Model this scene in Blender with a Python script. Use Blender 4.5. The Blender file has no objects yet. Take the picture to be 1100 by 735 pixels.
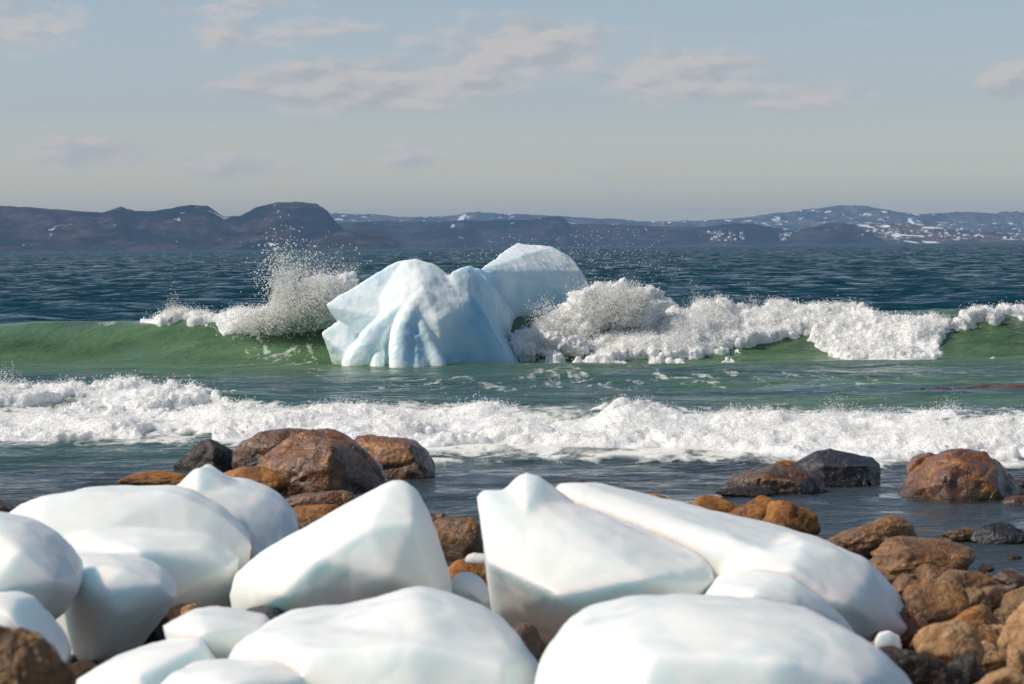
import bpy, bmesh, math, random
import numpy as np
from mathutils import Matrix, Vector
R = math.radians
scene = bpy.context.scene
col = scene.collection

# ------------------------------------------------------------------ camera
W0, H0, FPX, CAMH = 1100.0, 735.0, 1100.0 * 100 / 36, 3.0
cam_d = bpy.data.cameras.new('camera')
cam = bpy.data.objects.new('camera', cam_d); col.objects.link(cam)
cam_d.lens = 100; cam_d.sensor_width = 36; cam_d.clip_start = 0.5; cam_d.clip_end = 60000
CM = Matrix.Translation((0, 0, CAMH)) @ Matrix.Rotation(R(90 - 1.935), 4, 'X') @ Matrix.Rotation(R(-0.547), 4, 'Z')
cam.matrix_world = CM
cam_d.dof.use_dof = True; cam_d.dof.focus_distance = 70; cam_d.dof.aperture_fstop = 4.5
scene.camera = cam
CR = np.array(CM.to_3x3())

# ------------------------------------------------------------------ light
SUN = np.array([-0.70, -0.12, 0.70]); SUN /= np.linalg.norm(SUN)
sd = bpy.data.lights.new('sun', 'SUN'); sd.energy = 3.5; sd.angle = R(0.53); sd.color = (1.0, 0.92, 0.80)
so = bpy.data.objects.new('sun', sd); col.objects.link(so)
so.rotation_euler = Vector(-SUN).to_track_quat('-Z', 'Y').to_euler()
w = bpy.data.worlds.new('World'); scene.world = w; w.use_nodes = True
wn, wl = w.node_tree.nodes, w.node_tree.links
wn.clear()
def N(nodes, t, **k):
    n = nodes.new(t)
    for a, b in k.items(): setattr(n, a, b)
    return n
out = N(wn, 'ShaderNodeOutputWorld'); bg = N(wn, 'ShaderNodeBackground'); bg.inputs[1].default_value = 0.104
sky = N(wn, 'ShaderNodeTexSky', sky_type='NISHITA', sun_disc=False)
sky.sun_elevation = math.asin(SUN[2]); sky.sun_rotation = math.atan2(SUN[0], SUN[1])
sky.altitude = 0; sky.air_density = 0.9; sky.dust_density = 1.0; sky.ozone_density = 1.6
wl.new(bg.outputs[0], out.inputs[0])
# thin fair-weather clouds near the horizon: soft patches by direction, broken up by noise
tc = N(wn, 'ShaderNodeTexCoord')
sep = N(wn, 'ShaderNodeSeparateXYZ'); wl.new(tc.outputs['Generated'], sep.inputs[0])
def wm(op, a, b=None, c=None, clamp=False):
    n = N(wn, 'ShaderNodeMath', operation=op); n.use_clamp = clamp
    for i, v in enumerate((a, b, c)):
        if v is None: continue
        if isinstance(v, (int, float)): n.inputs[i].default_value = v
        else: wl.new(v, n.inputs[i])
    return n.outputs[0]
ysafe = wm('MAXIMUM', sep.outputs[1], 0.05)
az = wm('DIVIDE', sep.outputs[0], ysafe); el = wm('DIVIDE', sep.outputs[2], ysafe)
cmb = N(wn, 'ShaderNodeCombineXYZ'); wl.new(az, cmb.inputs[0]); wl.new(el, cmb.inputs[1])
mp = N(wn, 'ShaderNodeMapping'); wl.new(cmb.outputs[0], mp.inputs[0]); mp.inputs['Scale'].default_value = (22, 60, 1)
nz = N(wn, 'ShaderNodeTexNoise'); wl.new(mp.outputs[0], nz.inputs[0])
nz.inputs['Scale'].default_value = 1.9; nz.inputs['Detail'].default_value = 9; nz.inputs['Roughness'].default_value = 0.63
def ray(px, py):
    d = CR @ np.array([(px - W0/2)/FPX, (H0/2 - py)/FPX, -1.0]); return d / d[1]
CL = [(15,28,60,24,.75),(250,8,70,14,.7),(300,34,95,16,.6),(400,93,130,23,1.0),(480,40,60,22,.35),(560,52,85,25,1.0),(725,82,85,22,.95),
      (840,98,80,20,.6),(700,50,120,20,.25),(95,166,75,17,.75),(255,176,95,12,.6),(440,166,32,14,.65),(520,186,22,6,.4),(1092,88,32,20,.95),
      (630,186,28,7,.4),(700,202,80,9,.35),(910,22,40,9,.25),(215,70,30,8,.3)]
acc = None
for px, py, rx, ry, s in CL:
    d = ray(px, py)
    dx = wm('DIVIDE', wm('SUBTRACT', az, float(d[0])), rx*1.6/FPX); dy = wm('DIVIDE', wm('SUBTRACT', el, float(d[2])), ry*1.75/FPX)
    r2 = wm('ADD', wm('MULTIPLY', dx, dx), wm('MULTIPLY', dy, dy))
    e = wm('MULTIPLY', wm('SUBTRACT', 1.0, r2, clamp=True), s)
    acc = e if acc is None else wm('MAXIMUM', acc, e)
cl = wm('ADD', acc, wm('MULTIPLY', wm('SUBTRACT', nz.outputs[0], 0.5), 2.2))
gate = wm('MULTIPLY', acc, 4.0, clamp=True)
mr = N(wn, 'ShaderNodeMapRange', interpolation_type='SMOOTHSTEP'); wl.new(cl, mr.inputs[0])
mr.inputs[1].default_value = 0.12; mr.inputs[2].default_value = 0.85; mr.inputs[3].default_value = 0; mr.inputs[4].default_value = 0.85
fac = wm('MULTIPLY', mr.outputs[0], gate)
grade = N(wn, 'ShaderNodeMix', data_type='RGBA', blend_type='MULTIPLY'); grade.inputs[0].default_value = 1
wl.new(sky.outputs[0], grade.inputs[6])
gr = N(wn, 'ShaderNodeValToRGB'); wl.new(wm('MULTIPLY', el, 5.0, clamp=True), gr.inputs[0])   # a milkier sky low down
ge = gr.color_ramp.elements; ge[0].position = 0.0; ge[0].color = (1.75, 1.56, 1.42, 1); ge[1].position = 1.0; ge[1].color = (1.02, 0.96, 0.90, 1)
ge.new(0.25).color = (1.10, 1.03, 1.08, 1)
wl.new(gr.outputs[0], grade.inputs[7])
# cloud shade: undersides a little greyer than the tops
cmx = N(wn, 'ShaderNodeMix', data_type='RGBA'); wl.new(fac, cmx.inputs[0]); wl.new(grade.outputs[2], cmx.inputs[6])
nz2 = N(wn, 'ShaderNodeTexNoise'); vo = N(wn, 'ShaderNodeVectorMath', operation='ADD'); wl.new(mp.outputs[0], vo.inputs[0]); vo.inputs[1].default_value = (-0.10, 0.16, 0)
wl.new(vo.outputs[0], nz2.inputs[0]); nz2.inputs['Scale'].default_value = 1.9; nz2.inputs['Detail'].default_value = 5
sh = wm('MULTIPLY_ADD', wm('SUBTRACT', nz.outputs[0], nz2.outputs[0]), 5.0, 0.62, clamp=True)
ccol = N(wn, 'ShaderNodeMix', data_type='RGBA'); wl.new(sh, ccol.inputs[0]); ccol.inputs[6].default_value = (4.15, 4.2, 4.4, 1); ccol.inputs[7].default_value = (5.6, 5.25, 5.1, 1)
wl.new(ccol.outputs[2], cmx.inputs[7])
wl.new(cmx.outputs[2], bg.inputs[0])
scene.view_settings.view_transform = 'Standard'; scene.view_settings.look = 'None'
scene.view_settings.exposure = 0.05; scene.view_settings.gamma = 1
scene.render.engine = 'CYCLES'
cy = scene.cycles
cy.use_denoising = True; cy.max_bounces = 12; cy.diffuse_bounces = 8; cy.glossy_bounces = 3; cy.transmission_bounces = 4
cy.volume_bounces = 0; cy.transparent_max_bounces = 24; cy.caustics_reflective = False; cy.sample_clamp_indirect = 6; cy.sample_clamp_direct = 12

# ------------------------------------------------------------------ helpers
def tag(o, label=None, cat=None, group=None, kind=None):
    if label: o['label'] = label
    if cat: o['category'] = cat
    if group: o['group'] = group
    if kind: o['kind'] = kind
    return o
def P(px, py, Y):
    d = CR @ np.array([(px - W0/2)/FPX, (H0/2 - py)/FPX, -1.0])
    t = Y / d[1]
    return np.array([d[0]*t, Y, CAMH + d[2]*t])
def proj(p):
    q = (p - np.array([0, 0, CAMH])) @ CR
    return W0/2 + FPX*q[:, 0]/(-q[:, 2]), H0/2 - FPX*q[:, 1]/(-q[:, 2])
def base_dist(px, py, zg=0.0):
    d = CR @ np.array([(px - W0/2)/FPX, (H0/2 - py)/FPX, -1.0])
    return d[1] * (zg - CAMH) / d[2]
def ss(a, b, x):
    t = np.clip((x - a)/(b - a), 0, 1); return t*t*(3 - 2*t)
def hsh(ix, iy, iz, seed):
    h = (ix.astype(np.int64)*374761393 + iy.astype(np.int64)*668265263 + iz.astype(np.int64)*2147483647 + seed*1274126177) & 0xFFFFFFFF
    h = ((h ^ (h >> 13)) * 1274126177) & 0xFFFFFFFF
    h = ((h ^ (h >> 16)) * 2246822519) & 0xFFFFFFFF
    return ((h ^ (h >> 15)) & 0xFFFFFF) / float(0x7FFFFF) - 1.0
def noise2(x, y, seed=0):
    ix, iy = np.floor(x), np.floor(y); fx, fy = x-ix, y-iy
    u, v = fx**3*(fx*(fx*6-15)+10), fy**3*(fy*(fy*6-15)+10); z = np.zeros(1, np.int64)
    a, b = hsh(ix, iy, z, seed), hsh(ix+1, iy, z, seed); c, d = hsh(ix, iy+1, z, seed), hsh(ix+1, iy+1, z, seed)
    return (a*(1-u)+b*u)*(1-v) + (c*(1-u)+d*u)*v
def noise3(p, seed=0):
    i = np.floor(p); f = p - i; u = f**3*(f*(f*6-15)+10); r = 0
    for dx in (0, 1):
        for dy in (0, 1):
            for dz in (0, 1):
                wgt = (u[:, 0] if dx else 1-u[:, 0])*(u[:, 1] if dy else 1-u[:, 1])*(u[:, 2] if dz else 1-u[:, 2])
                r = r + wgt*hsh(i[:, 0]+dx, i[:, 1]+dy, i[:, 2]+dz, seed)
    return r
def fbm3(p, oct=4, seed=0, gain=0.5, lac=2.03):
    r, a = 0, 1.0
    for k in range(oct):
        r = r + a*noise3(p*lac**k + k*17.3, seed+k); a *= gain
    return r
def fbm2(x, y, oct=4, seed=0, gain=0.5, lac=2.03):
    r, a = 0, 1.0
    for k in range(oct):
        r = r + a*noise2(x*lac**k + k*17.3, y*lac**k - k*9.1, seed+k); a *= gain
    return r
def np_mesh(name, v, f, mat, smooth=True, attrs=None):
    v = np.asarray(v, np.float32); f = np.asarray(f, np.int32); k = f.shape[1]
    m = bpy.data.meshes.new(name)
    m.vertices.add(len(v)); m.vertices.foreach_set('co', v.ravel())
    m.loops.add(f.size); m.loops.foreach_set('vertex_index', f.ravel())
    m.polygons.add(len(f)); m.polygons.foreach_set('loop_start', np.arange(0, f.size, k, dtype=np.int32))
    m.polygons.foreach_set('use_smooth', np.full(len(f), smooth))
    m.update(calc_edges=True)
    for an, av in (attrs or {}).items():
        av = np.asarray(av, np.float32)
        if av.ndim == 2:
            a = m.attributes.new(an, 'FLOAT_COLOR', 'POINT'); a.data.foreach_set('color', av.ravel())
        else:
            a = m.attributes.new(an, 'FLOAT', 'POINT'); a.data.foreach_set('value', av)
    if mat: m.materials.append(mat)
    return m
def link(name, m, loc=None):
    o = bpy.data.objects.new(name, m); col.objects.link(o)
    if loc is not None:
        n = len(m.vertices); a = np.empty(n*3, np.float32); m.vertices.foreach_get('co', a)
        a = a.reshape(-1, 3) - np.asarray(loc, np.float32); m.vertices.foreach_set('co', a.ravel()); m.update()
        o.location = loc
    return o
def grid_faces(nr, nc):
    i = np.arange(nr-1)[:, None]*nc + np.arange(nc-1)[None, :]
    return np.stack([i, i+1, i+nc+1, i+nc], -1).reshape(-1, 4)
def polymask(polys, blur=3):
    yy, xx = np.mgrid[0:760, -40:1140]; M = np.zeros(xx.shape, bool)
    for poly in polys:
        ins = np.zeros(xx.shape, bool); n = len(poly)
        for k in range(n):
            x1, y1 = poly[k]; x2, y2 = poly[(k+1) % n]
            if y1 == y2: continue
            c = ((y1 > yy) != (y2 > yy)) & (xx < (x2-x1)*(yy-y1)/(y2-y1)+x1); ins ^= c
        M |= ins
    M = M.astype(np.float32)
    for _ in range(3):
        for ax in (0, 1):
            c = np.cumsum(np.pad(M, [(blur+1, blur) if a == ax else (0, 0) for a in (0, 1)], mode='edge'), axis=ax)
            n = M.shape[ax]
            M = (np.take(c, np.arange(2*blur+1, n+2*blur+1), axis=ax) - np.take(c, np.arange(0, n), axis=ax))/(2*blur+1)
    return M
def samp(M, px, py):
    x = np.clip(px+40, 0, M.shape[1]-2); y = np.clip(py, 0, M.shape[0]-2)
    i, j = x.astype(int), y.astype(int); fx, fy = x-i, y-j
    return (M[j, i]*(1-fx)+M[j, i+1]*fx)*(1-fy) + (M[j+1, i]*(1-fx)+M[j+1, i+1]*fx)*fy

bm = bmesh.new(); bmesh.ops.create_icosphere(bm, subdivisions=6, radius=1)
ICO6 = (np.array([v.co[:] for v in bm.verts]), np.array([[v.index for v in f.verts] for f in bm.faces])); bm.free()
bm = bmesh.new(); bmesh.ops.create_icosphere(bm, subdivisions=7, radius=1)
ICO7 = (np.array([v.co[:] for v in bm.verts]), np.array([[v.index for v in f.verts] for f in bm.faces])); bm.free()
bm = bmesh.new(); bmesh.ops.create_icosphere(bm, subdivisions=5, radius=1)
ICO5 = (np.array([v.co[:] for v in bm.verts]), np.array([[v.index for v in f.verts] for f in bm.faces])); bm.free()
# ------------------------------------------------------------------ materials
def new_mat(name):
    m = bpy.data.materials.new(name); m.use_nodes = True
    n, l = m.node_tree.nodes, m.node_tree.links
    return m, n, l, n['Principled BSDF']
def tex(n, l, src, scale, detail=5, rough=0.55, dist=0, kind='ShaderNodeTexNoise'):
    t = n.new(kind); l.new(src, t.inputs['Vector']); t.inputs['Scale'].default_value = scale
    if kind == 'ShaderNodeTexNoise':
        t.inputs['Detail'].default_value = detail; t.inputs['Roughness'].default_value = rough; t.inputs['Distortion'].default_value = dist
    return t
def ramp(n, l, src, stops, interp='LINEAR'):
    r = n.new('ShaderNodeValToRGB'); l.new(src, r.inputs[0]); e = r.color_ramp.elements; r.color_ramp.interpolation = interp
    while len(e) < len(stops): e.new(0.5)
    for k, (p, c) in enumerate(stops):
        e[k].position = p; e[k].color = (c if isinstance(c, tuple) else (c, c, c)) + (1,)
    return r
def mixc(n, l, f, a, b, bt='MIX'):
    m = n.new('ShaderNodeMix'); m.data_type = 'RGBA'; m.blend_type = bt
    for i, v in ((0, f), (6, a), (7, b)):
        if isinstance(v, (int, float)): m.inputs[i].default_value = v
        elif isinstance(v, tuple): m.inputs[i].default_value = v + (1,)
        else: l.new(v, m.inputs[i])
    return m.outputs[2]
def bump(n, l, h, strength, dist, normal=None):
    b = n.new('ShaderNodeBump'); l.new(h, b.inputs['Height']); b.inputs['Strength'].default_value = strength; b.inputs['Distance'].default_value = dist
    if normal: l.new(normal, b.inputs['Normal'])
    return b.outputs[0]
def rock_mat(name, c1, c2, c3, wet=0.0, speck=0.2, scale=1.0, lichen=None):
    m, n, l, b = new_mat(name)
    g = n.new('ShaderNodeTexCoord').outputs['Object']
    t1 = tex(n, l, g, 2.2*scale, 6, 0.6, 0.6); t2 = tex(n, l, g, 26*scale, 4, 0.65); t3 = tex(n, l, g, 90, 2, 0.5)
    base = ramp(n, l, t1.outputs[0], [(0.32, c1), (0.5, c2), (0.68, c3)])
    c = mixc(n, l, ramp(n, l, t2.outputs[0], [(0.38, 0.0), (0.62, 1.0)]).outputs[0], base.outputs[0], mixc(n, l, 0.5, base.outputs[0], tuple(v*0.35 for v in c1)))
    c = mixc(n, l, ramp(n, l, t3.outputs[0], [(0.60, 0.0), (0.72, speck)]).outputs[0], c, tuple(min(1, v*2.2) for v in c3))
    if lichen:
        t4 = tex(n, l, g, 4.5, 5, 0.6)
        c = mixc(n, l, ramp(n, l, t4.outputs[0], [(0.5, 0.0), (0.6, 0.8)]).outputs[0], c, lichen)
    ps = n.new('ShaderNodeNewGeometry'); sx = n.new('ShaderNodeSeparateXYZ'); l.new(ps.outputs['Position'], sx.inputs[0])
    wz = n.new('ShaderNodeMath'); wz.operation = 'MULTIPLY_ADD'; l.new(t1.outputs[0], wz.inputs[0]); wz.inputs[1].default_value = 0.35; l.new(sx.outputs[2], wz.inputs[2])
    wb = n.new('ShaderNodeMapRange'); wb.interpolation_type = 'SMOOTHSTEP'; l.new(wz.outputs[0], wb.inputs[0]); wb.inputs[1].default_value = 0.26; wb.inputs[2].default_value = 0.36; wb.inputs[3].default_value = 0.62; wb.inputs[4].default_value = 0.0
    c = mixc(n, l, wb.outputs[0], c, tuple(v_*0.3 for v_ in c1))      # soaked, weed-dark band left by the swash
    l.new(c, b.inputs['Base Color'])
    v = n.new('ShaderNodeTexVoronoi'); v.feature = 'DISTANCE_TO_EDGE'; v.inputs['Scale'].default_value = 1.7*scale
    wv = n.new('ShaderNodeVectorMath'); wv.operation = 'ADD'; l.new(g, wv.inputs[0])
    tw = tex(n, l, g, 3.0, 4, 0.6); l.new(tw.outputs['Color'], wv.inputs[1]); l.new(wv.outputs[0], v.inputs['Vector'])
    crack = ramp(n, l, v.outputs['Distance'], [(0.0, 0.0), (0.035, 1.0)])
    nb = bump(n, l, crack.outputs[0], 0.55, 0.02)
    nb = bump(n, l, t2.outputs[0], 0.6, 0.018/scale, nb)
    t5 = tex(n, l, g, 9*scale, 5, 0.65); nb = bump(n, l, t5.outputs[0], 0.7, 0.04/scale, nb)
    nb = bump(n, l, t3.outputs[0], 0.5, 0.008, nb)
    l.new(nb, b.inputs['Normal'])
    t6 = tex(n, l, g, 34, 3, 0.6); nc = bump(n, l, t6.outputs[0], 1.0, 0.016, nb)
    b.inputs['Roughness'].default_value = 0.75 - 0.4*wet
    if wet:
        tw2 = tex(n, l, g, 3.1, 3)
        l.new(ramp(n, l, tw2.outputs[0], [(0.35, wet), (0.75, wet*0.35)]).outputs[0], b.inputs['Coat Weight'])
        b.inputs['Coat Roughness'].default_value = 0.11; l.new(nc, b.inputs['Coat Normal'])
    return m
M_RUST = rock_mat('rust_granite_wet', (0.08, 0.026, 0.006), (0.27, 0.098, 0.022), (0.46, 0.20, 0.045), 1.0, 0.1)
M_ORANGE = rock_mat('orange_seaweed_rock', (0.17, 0.055, 0.006), (0.40, 0.15, 0.016), (0.50, 0.23, 0.04), 0.25, 0.1, 1.4)
M_BROWN = rock_mat('brown_rock_wet', (0.035, 0.016, 0.006), (0.14, 0.062, 0.017), (0.32, 0.145, 0.035), 0.9)
M_WARM = rock_mat('warm_brown_rock_wet', (0.09, 0.038, 0.010), (0.29, 0.130, 0.030), (0.46, 0.24, 0.065), 0.6, 0.1)
M_BLACK = rock_mat('black_rock_wet', (0.010, 0.011, 0.012), (0.022, 0.022, 0.024), (0.05, 0.035, 0.03), 0.9, 0.15)
M_DARK = rock_mat('dark_rock', (0.018, 0.012, 0.008), (0.045, 0.028, 0.018), (0.09, 0.05, 0.03), 0.3, 0.2)
M_TAN = rock_mat('tan_rock_dry', (0.38, 0.20, 0.08), (0.54, 0.31, 0.15), (0.66, 0.43, 0.24), 0.0, 0.2)
M_TANO = rock_mat('tan_orange_rock', (0.38, 0.10, 0.012), (0.46, 0.24, 0.08), (0.55, 0.35, 0.17), 0.0, 0.1, 1.6)
M_OLIVE = rock_mat('olive_rock_wet', (0.09, 0.048, 0.010), (0.26, 0.135, 0.026), (0.40, 0.22, 0.045), 0.65, 0.1)
M_GREY = rock_mat('grey_brown_rock', (0.11, 0.056, 0.02), (0.30, 0.16, 0.055), (0.44, 0.26, 0.11), 0.35)

def ice_mat(name, basec, radius, scale, coat=0.0, bumpd=0.01):
    m, n, l, b = new_mat(name)
    g = n.new('ShaderNodeTexCoord').outputs['Object']
    t = tex(n, l, g, 1.6, 5, 0.55, 0.8); t2 = tex(n, l, g, 7, 4, 0.5); t3 = tex(n, l, g, 45, 3, 0.6)
    c = mixc(n, l, ramp(n, l, t.outputs[0], [(0.4, 0.0), (0.68, 0.5)]).outputs[0], basec, (basec[0]*0.90, basec[1]*0.965, basec[2]*0.99))
    l.new(c, b.inputs['Base Color'])
    if name == 'iceberg_ice':     # blue shade of the berg's front, painted into the base colour
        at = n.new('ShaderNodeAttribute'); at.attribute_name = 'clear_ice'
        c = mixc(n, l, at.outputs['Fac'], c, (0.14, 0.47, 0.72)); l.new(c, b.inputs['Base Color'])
    b.inputs['Subsurface Weight'].default_value = 1.0
    b.inputs['Subsurface Radius'].default_value = radius; b.inputs['Subsurface Scale'].default_value = scale
    l.new(ramp(n, l, t2.outputs[0], [(0.35, 0.55), (0.65, 0.28)]).outputs[0], b.inputs['Roughness'])
    b.inputs['IOR'].default_value = 1.31
    nb = bump(n, l, t2.outputs[0], 0.5, bumpd*2.5); nb = bump(n, l, t3.outputs[0], 0.4, bumpd*0.35, nb)
    l.new(nb, b.inputs['Normal'])
    b.inputs['Coat Weight'].default_value = coat; b.inputs['Coat Roughness'].default_value = 0.15
    return m
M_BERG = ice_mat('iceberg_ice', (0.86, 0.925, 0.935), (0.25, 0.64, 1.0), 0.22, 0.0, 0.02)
M_ICE = ice_mat('beached_ice', (0.86, 0.88, 0.843), (0.27, 0.63, 0.83), 0.28, 0.08, 0.004)

def foam_mat():
    m, n, l, b = new_mat('sea_foam')
    g = n.new('ShaderNodeTexCoord').outputs['Object']
    t = tex(n, l, g, 9, 6, 0.65); t2 = tex(n, l, g, 3, 4, 0.6, 1.0)
    l.new(mixc(n, l, ramp(n, l, t2.outputs[0], [(0.5, 0.0), (0.72, 0.45)]).outputs[0], (0.97, 0.96, 0.93), (0.78, 0.82, 0.75)), b.inputs['Base Color'])
    b.inputs['Roughness'].default_value = 0.85; b.inputs['Specular IOR Level'].default_value = 0.25
    b.inputs['Subsurface Weight'].default_value = 1; b.inputs['Subsurface Radius'].default_value = (1, 1, 0.9); b.inputs['Subsurface Scale'].default_value = 0.16
    l.new(bump(n, l, t.outputs[0], 0.9, 0.12), b.inputs['Normal'])
    return m
M_FOAM = foam_mat()
m, n, l, b = new_mat('spray_drops'); b.inputs['Base Color'].default_value = (0.97, 0.97, 0.96, 1); b.inputs['Roughness'].default_value = 0.4
tr = n.new('ShaderNodeBsdfTranslucent'); tr.inputs[0].default_value = (0.95, 0.94, 0.91, 1); mx = n.new('ShaderNodeMixShader'); mx.inputs[0].default_value = 0.5
tp = n.new('ShaderNodeBsdfTransparent'); mx2 = n.new('ShaderNodeMixShader'); mx2.inputs[0].default_value = 0.5
l.new(b.outputs[0], mx.inputs[1]); l.new(tr.outputs[0], mx.inputs[2]); l.new(mx.outputs[0], mx2.inputs[1]); l.new(tp.outputs[0], mx2.inputs[2]); l.new(mx2.outputs[0], n['Material Output'].inputs[0])
M_SPRAY = m

def water_mat():
    m, n, l, b = new_mat('sea_water')
    g = n.new('ShaderNodeTexCoord').outputs['Object']
    at = n.new('ShaderNodeAttribute'); at.attribute_name = 'tint'
    fo = n.new('ShaderNodeAttribute'); fo.attribute_name = 'foam'
    # lacy streaks of foam floating on the surface
    mp = n.new('ShaderNodeMapping'); l.new(g, mp.inputs[0]); mp.inputs['Scale'].default_value = (1.0, 0.32, 1.0)
    w1 = tex(n, l, mp.outputs[0], 1.1, 6, 0.62, 1.6); w2 = tex(n, l, mp.outputs[0], 6.0, 4, 0.6, 0.5)
    s = n.new('ShaderNodeMath'); s.operation = 'ADD'; l.new(w1.outputs[0], s.inputs[0])
    s2 = n.new('ShaderNodeMath'); s2.operation = 'MULTIPLY_ADD'; l.new(w2.outputs[0], s2.inputs[0]); s2.inputs[1].default_value = 0.45; s2.inputs[2].default_value = -0.72
    l.new(s2.outputs[0], s.inputs[1])
    s3 = n.new('ShaderNodeMath'); s3.operation = 'ADD'; l.new(s.outputs[0], s3.inputs[0]); l.new(fo.outputs['Fac'], s3.inputs[1])
    ff = ramp(n, l, s3.outputs[0], [(0.42, 0.0), (0.62, 1.0)])
    l.new(mixc(n, l, ff.outputs[0], at.outputs['Color'], (0.80, 0.80, 0.75)), b.inputs['Base Color'])
    rr = n.new('ShaderNodeMapRange'); l.new(ff.outputs[0], rr.inputs[0]); rr.inputs[3].default_value = 0.09; rr.inputs[4].default_value = 0.8
    l.new(rr.outputs[0], b.inputs['Roughness']); b.inputs['IOR'].default_value = 1.333; b.inputs['Specular IOR Level'].default_value = 0.40
    mb = n.new('ShaderNodeMapping'); l.new(g, mb.inputs[0]); mb.inputs['Scale'].default_value = (0.7, 1.0, 1.0)
    b1 = tex(n, l, mb.outputs[0], 2.2, 5, 0.6, 0.3); b2 = tex(n, l, mb.outputs[0], 9.0, 4, 0.6, 0.2); b3 = tex(n, l, mb.outputs[0], 0.25, 6, 0.62)
    nb = bump(n, l, b3.outputs[0], 1.0, 0.5); nb = bump(n, l, b1.outputs[0], 0.9, 0.12, nb); nb = bump(n, l, b2.outputs[0], 0.7, 0.03, nb)
    # wind chop too small for the far mesh: tilts the normal, stronger in the open sea
    ch = n.new('ShaderNodeAttribute'); ch.attribute_name = 'chop'
    mc = n.new('ShaderNodeMapping'); l.new(g, mc.inputs[0]); mc.inputs['Scale'].default_value = (0.55, 1.0, 1.0)
    c1 = tex(n, l, mc.outputs[0], 0.55, 7, 0.7, 0.4)
    v1 = n.new('ShaderNodeVectorMath'); v1.operation = 'SUBTRACT'; l.new(c1.outputs['Color'], v1.inputs[0]); v1.inputs[1].default_value = (0.5, 0.60, 0.5)
    v2 = n.new('ShaderNodeVectorMath'); v2.operation = 'MULTIPLY'; l.new(v1.outputs[0], v2.inputs[0]); v2.inputs[1].default_value = (2.4, 3.4, 0.0)
    v3 = n.new('ShaderNodeVectorMath'); v3.operation = 'SCALE'; l.new(v2.outputs[0], v3.inputs[0]); l.new(ch.outputs['Fac'], v3.inputs['Scale'])
    v4 = n.new('ShaderNodeVectorMath'); v4.operation = 'ADD'; l.new(v3.outputs[0], v4.inputs[0]); l.new(nb, v4.inputs[1])
    v5 = n.new('ShaderNodeVectorMath'); v5.operation = 'NORMALIZE'; l.new(v4.outputs[0], v5.inputs[0])
    l.new(v5.outputs[0], b.inputs['Normal'])
    return m
M_WATER = water_mat()

# ------------------------------------------------------------------ sea surface
def crest1(x): return 78.5 + 0.5*np.sin(x*0.35+1) + 0.25*np.sin(x*0.9) + 0.012*x*x*0.4 - 1.7*ss(-2, 0.2, x)*(1-ss(3.5, 7, x))
def amp1(x): return 1.03 + 0.07*np.sin(x*0.5+0.6) + 0.04*np.sin(x*1.3) + 0.13*ss(1, 4, x)*(1-ss(9, 11, x)) - 0.07*ss(-9, -13, x) + 0.20*ss(-9.2, -6.5, x)*(1-ss(-4, -2, x))
def crest2(x): return 45.7 - 0.30*x - 1.2*ss(-1, 5, x) + 0.35*np.sin(x*0.8) + 0.15*np.sin(x*2.1+1)
def amp2(x): return 0.22 + 0.09*ss(-2, 3, x) + 0.07*np.sin(x*1.1) + 0.03*np.sin(x*2.7+2) - 0.06*ss(-1.5, -5, x)
def wavez(s, A, wf, wb):
    fr = ss(-wf, 0, s); bk = 1/(1+(np.maximum(s, 0)/wb)**2)
    return A*np.where(s < 0, fr**1.15, bk)
def sea_z(x, y, cell=None):
    if cell is None: cell = y*0.0016
    sh = ss(24, 34, y)
    z = wavez(y-crest1(x), amp1(x), 4.2, 4.0)
    z = z + wavez(y-crest2(x), amp2(x), 2.6, 3.0)
    z = z + wavez(y-(54.5+0.5*np.sin(x*0.7)+0.2*x), 0.27*ss(-1, -7, x)+0.05, 2.2, 2.0)      # second bore behind on the left
    z = z + 0.20*np.exp(-((y-(62.5+0.5*np.sin(x*0.4)))/1.6)**2)*(0.6+0.4*np.sin(x*0.45+0.4))
    k = 0
    for wl_, a in ((9.0, 0.10), (4.5, 0.085), (2.3, 0.055), (1.15, 0.030), (0.55, 0.016), (0.27, 0.008)):
        wt = ss(1.2, 3.0, wl_/cell)
        calm = np.where(y < 82, 0.60, 1.0) if wl_ > 2 else np.where(y < 82, 0.95, 1.0)
        ca, sa = math.cos(0.35*((k*2.4) % 2-1)), math.sin(0.35*((k*2.4) % 2-1))
        u, v = (x*ca+y*sa)/(wl_*1.9), (-x*sa+y*ca)/wl_
        nn = noise2(u+31*k, v+7*k, 100+k); nn2 = noise2(u*1.7-5*k, v*1.5+3, 200+k)
        rid = (1-np.abs(nn))*1.1 - 0.6 + 0.4*nn2
        z = z + a*(1+0.9*ss(85, 110, y))*calm*wt*rid*(0.35+0.65*sh); k += 1
    big = ss(90, 160, y)
    z = z + 0.14*big*noise2(x/34, y/17, 301)*ss(1.2, 3, 17/cell)
    return z
rows = [17.0]
while rows[-1] < 13600:
    y = rows[-1]
    rows.append(y + (y*0.00125 if y < 100 else y*(0.00125+0.0035*min(1, (y-100)/300)) if y < 3000 else y*0.02))
rows = np.array(rows)
uc = np.linspace(-0.215, 0.215, 980); side = 0.215 + np.cumsum(np.linspace(0.001, 0.06, 36))
uc = np.concatenate([-side[::-1], uc, side])
X = uc[None, :]*rows[:, None]; Y = np.repeat(rows[:, None], len(uc), 1)
Z = sea_z(X, Y, Y*0.0016+np.abs(np.clip(np.abs(X/Y)-0.215, 0, 9))*Y*0.08)
V = np.stack([X, Y, Z], -1).reshape(-1, 3)
fpx, fpy = proj(V)
x, y, z = V[:, 0], V[:, 1], V[:, 2]
near = np.array([0.036, 0.050, 0.056]); green = np.array([0.080, 0.155, 0.072]); teal = np.array([0.035, 0.085, 0.070]); deep = np.array([0.0008, 0.034, 0.052])
wob = 3*noise2(x/5, y/5, 400)
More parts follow.
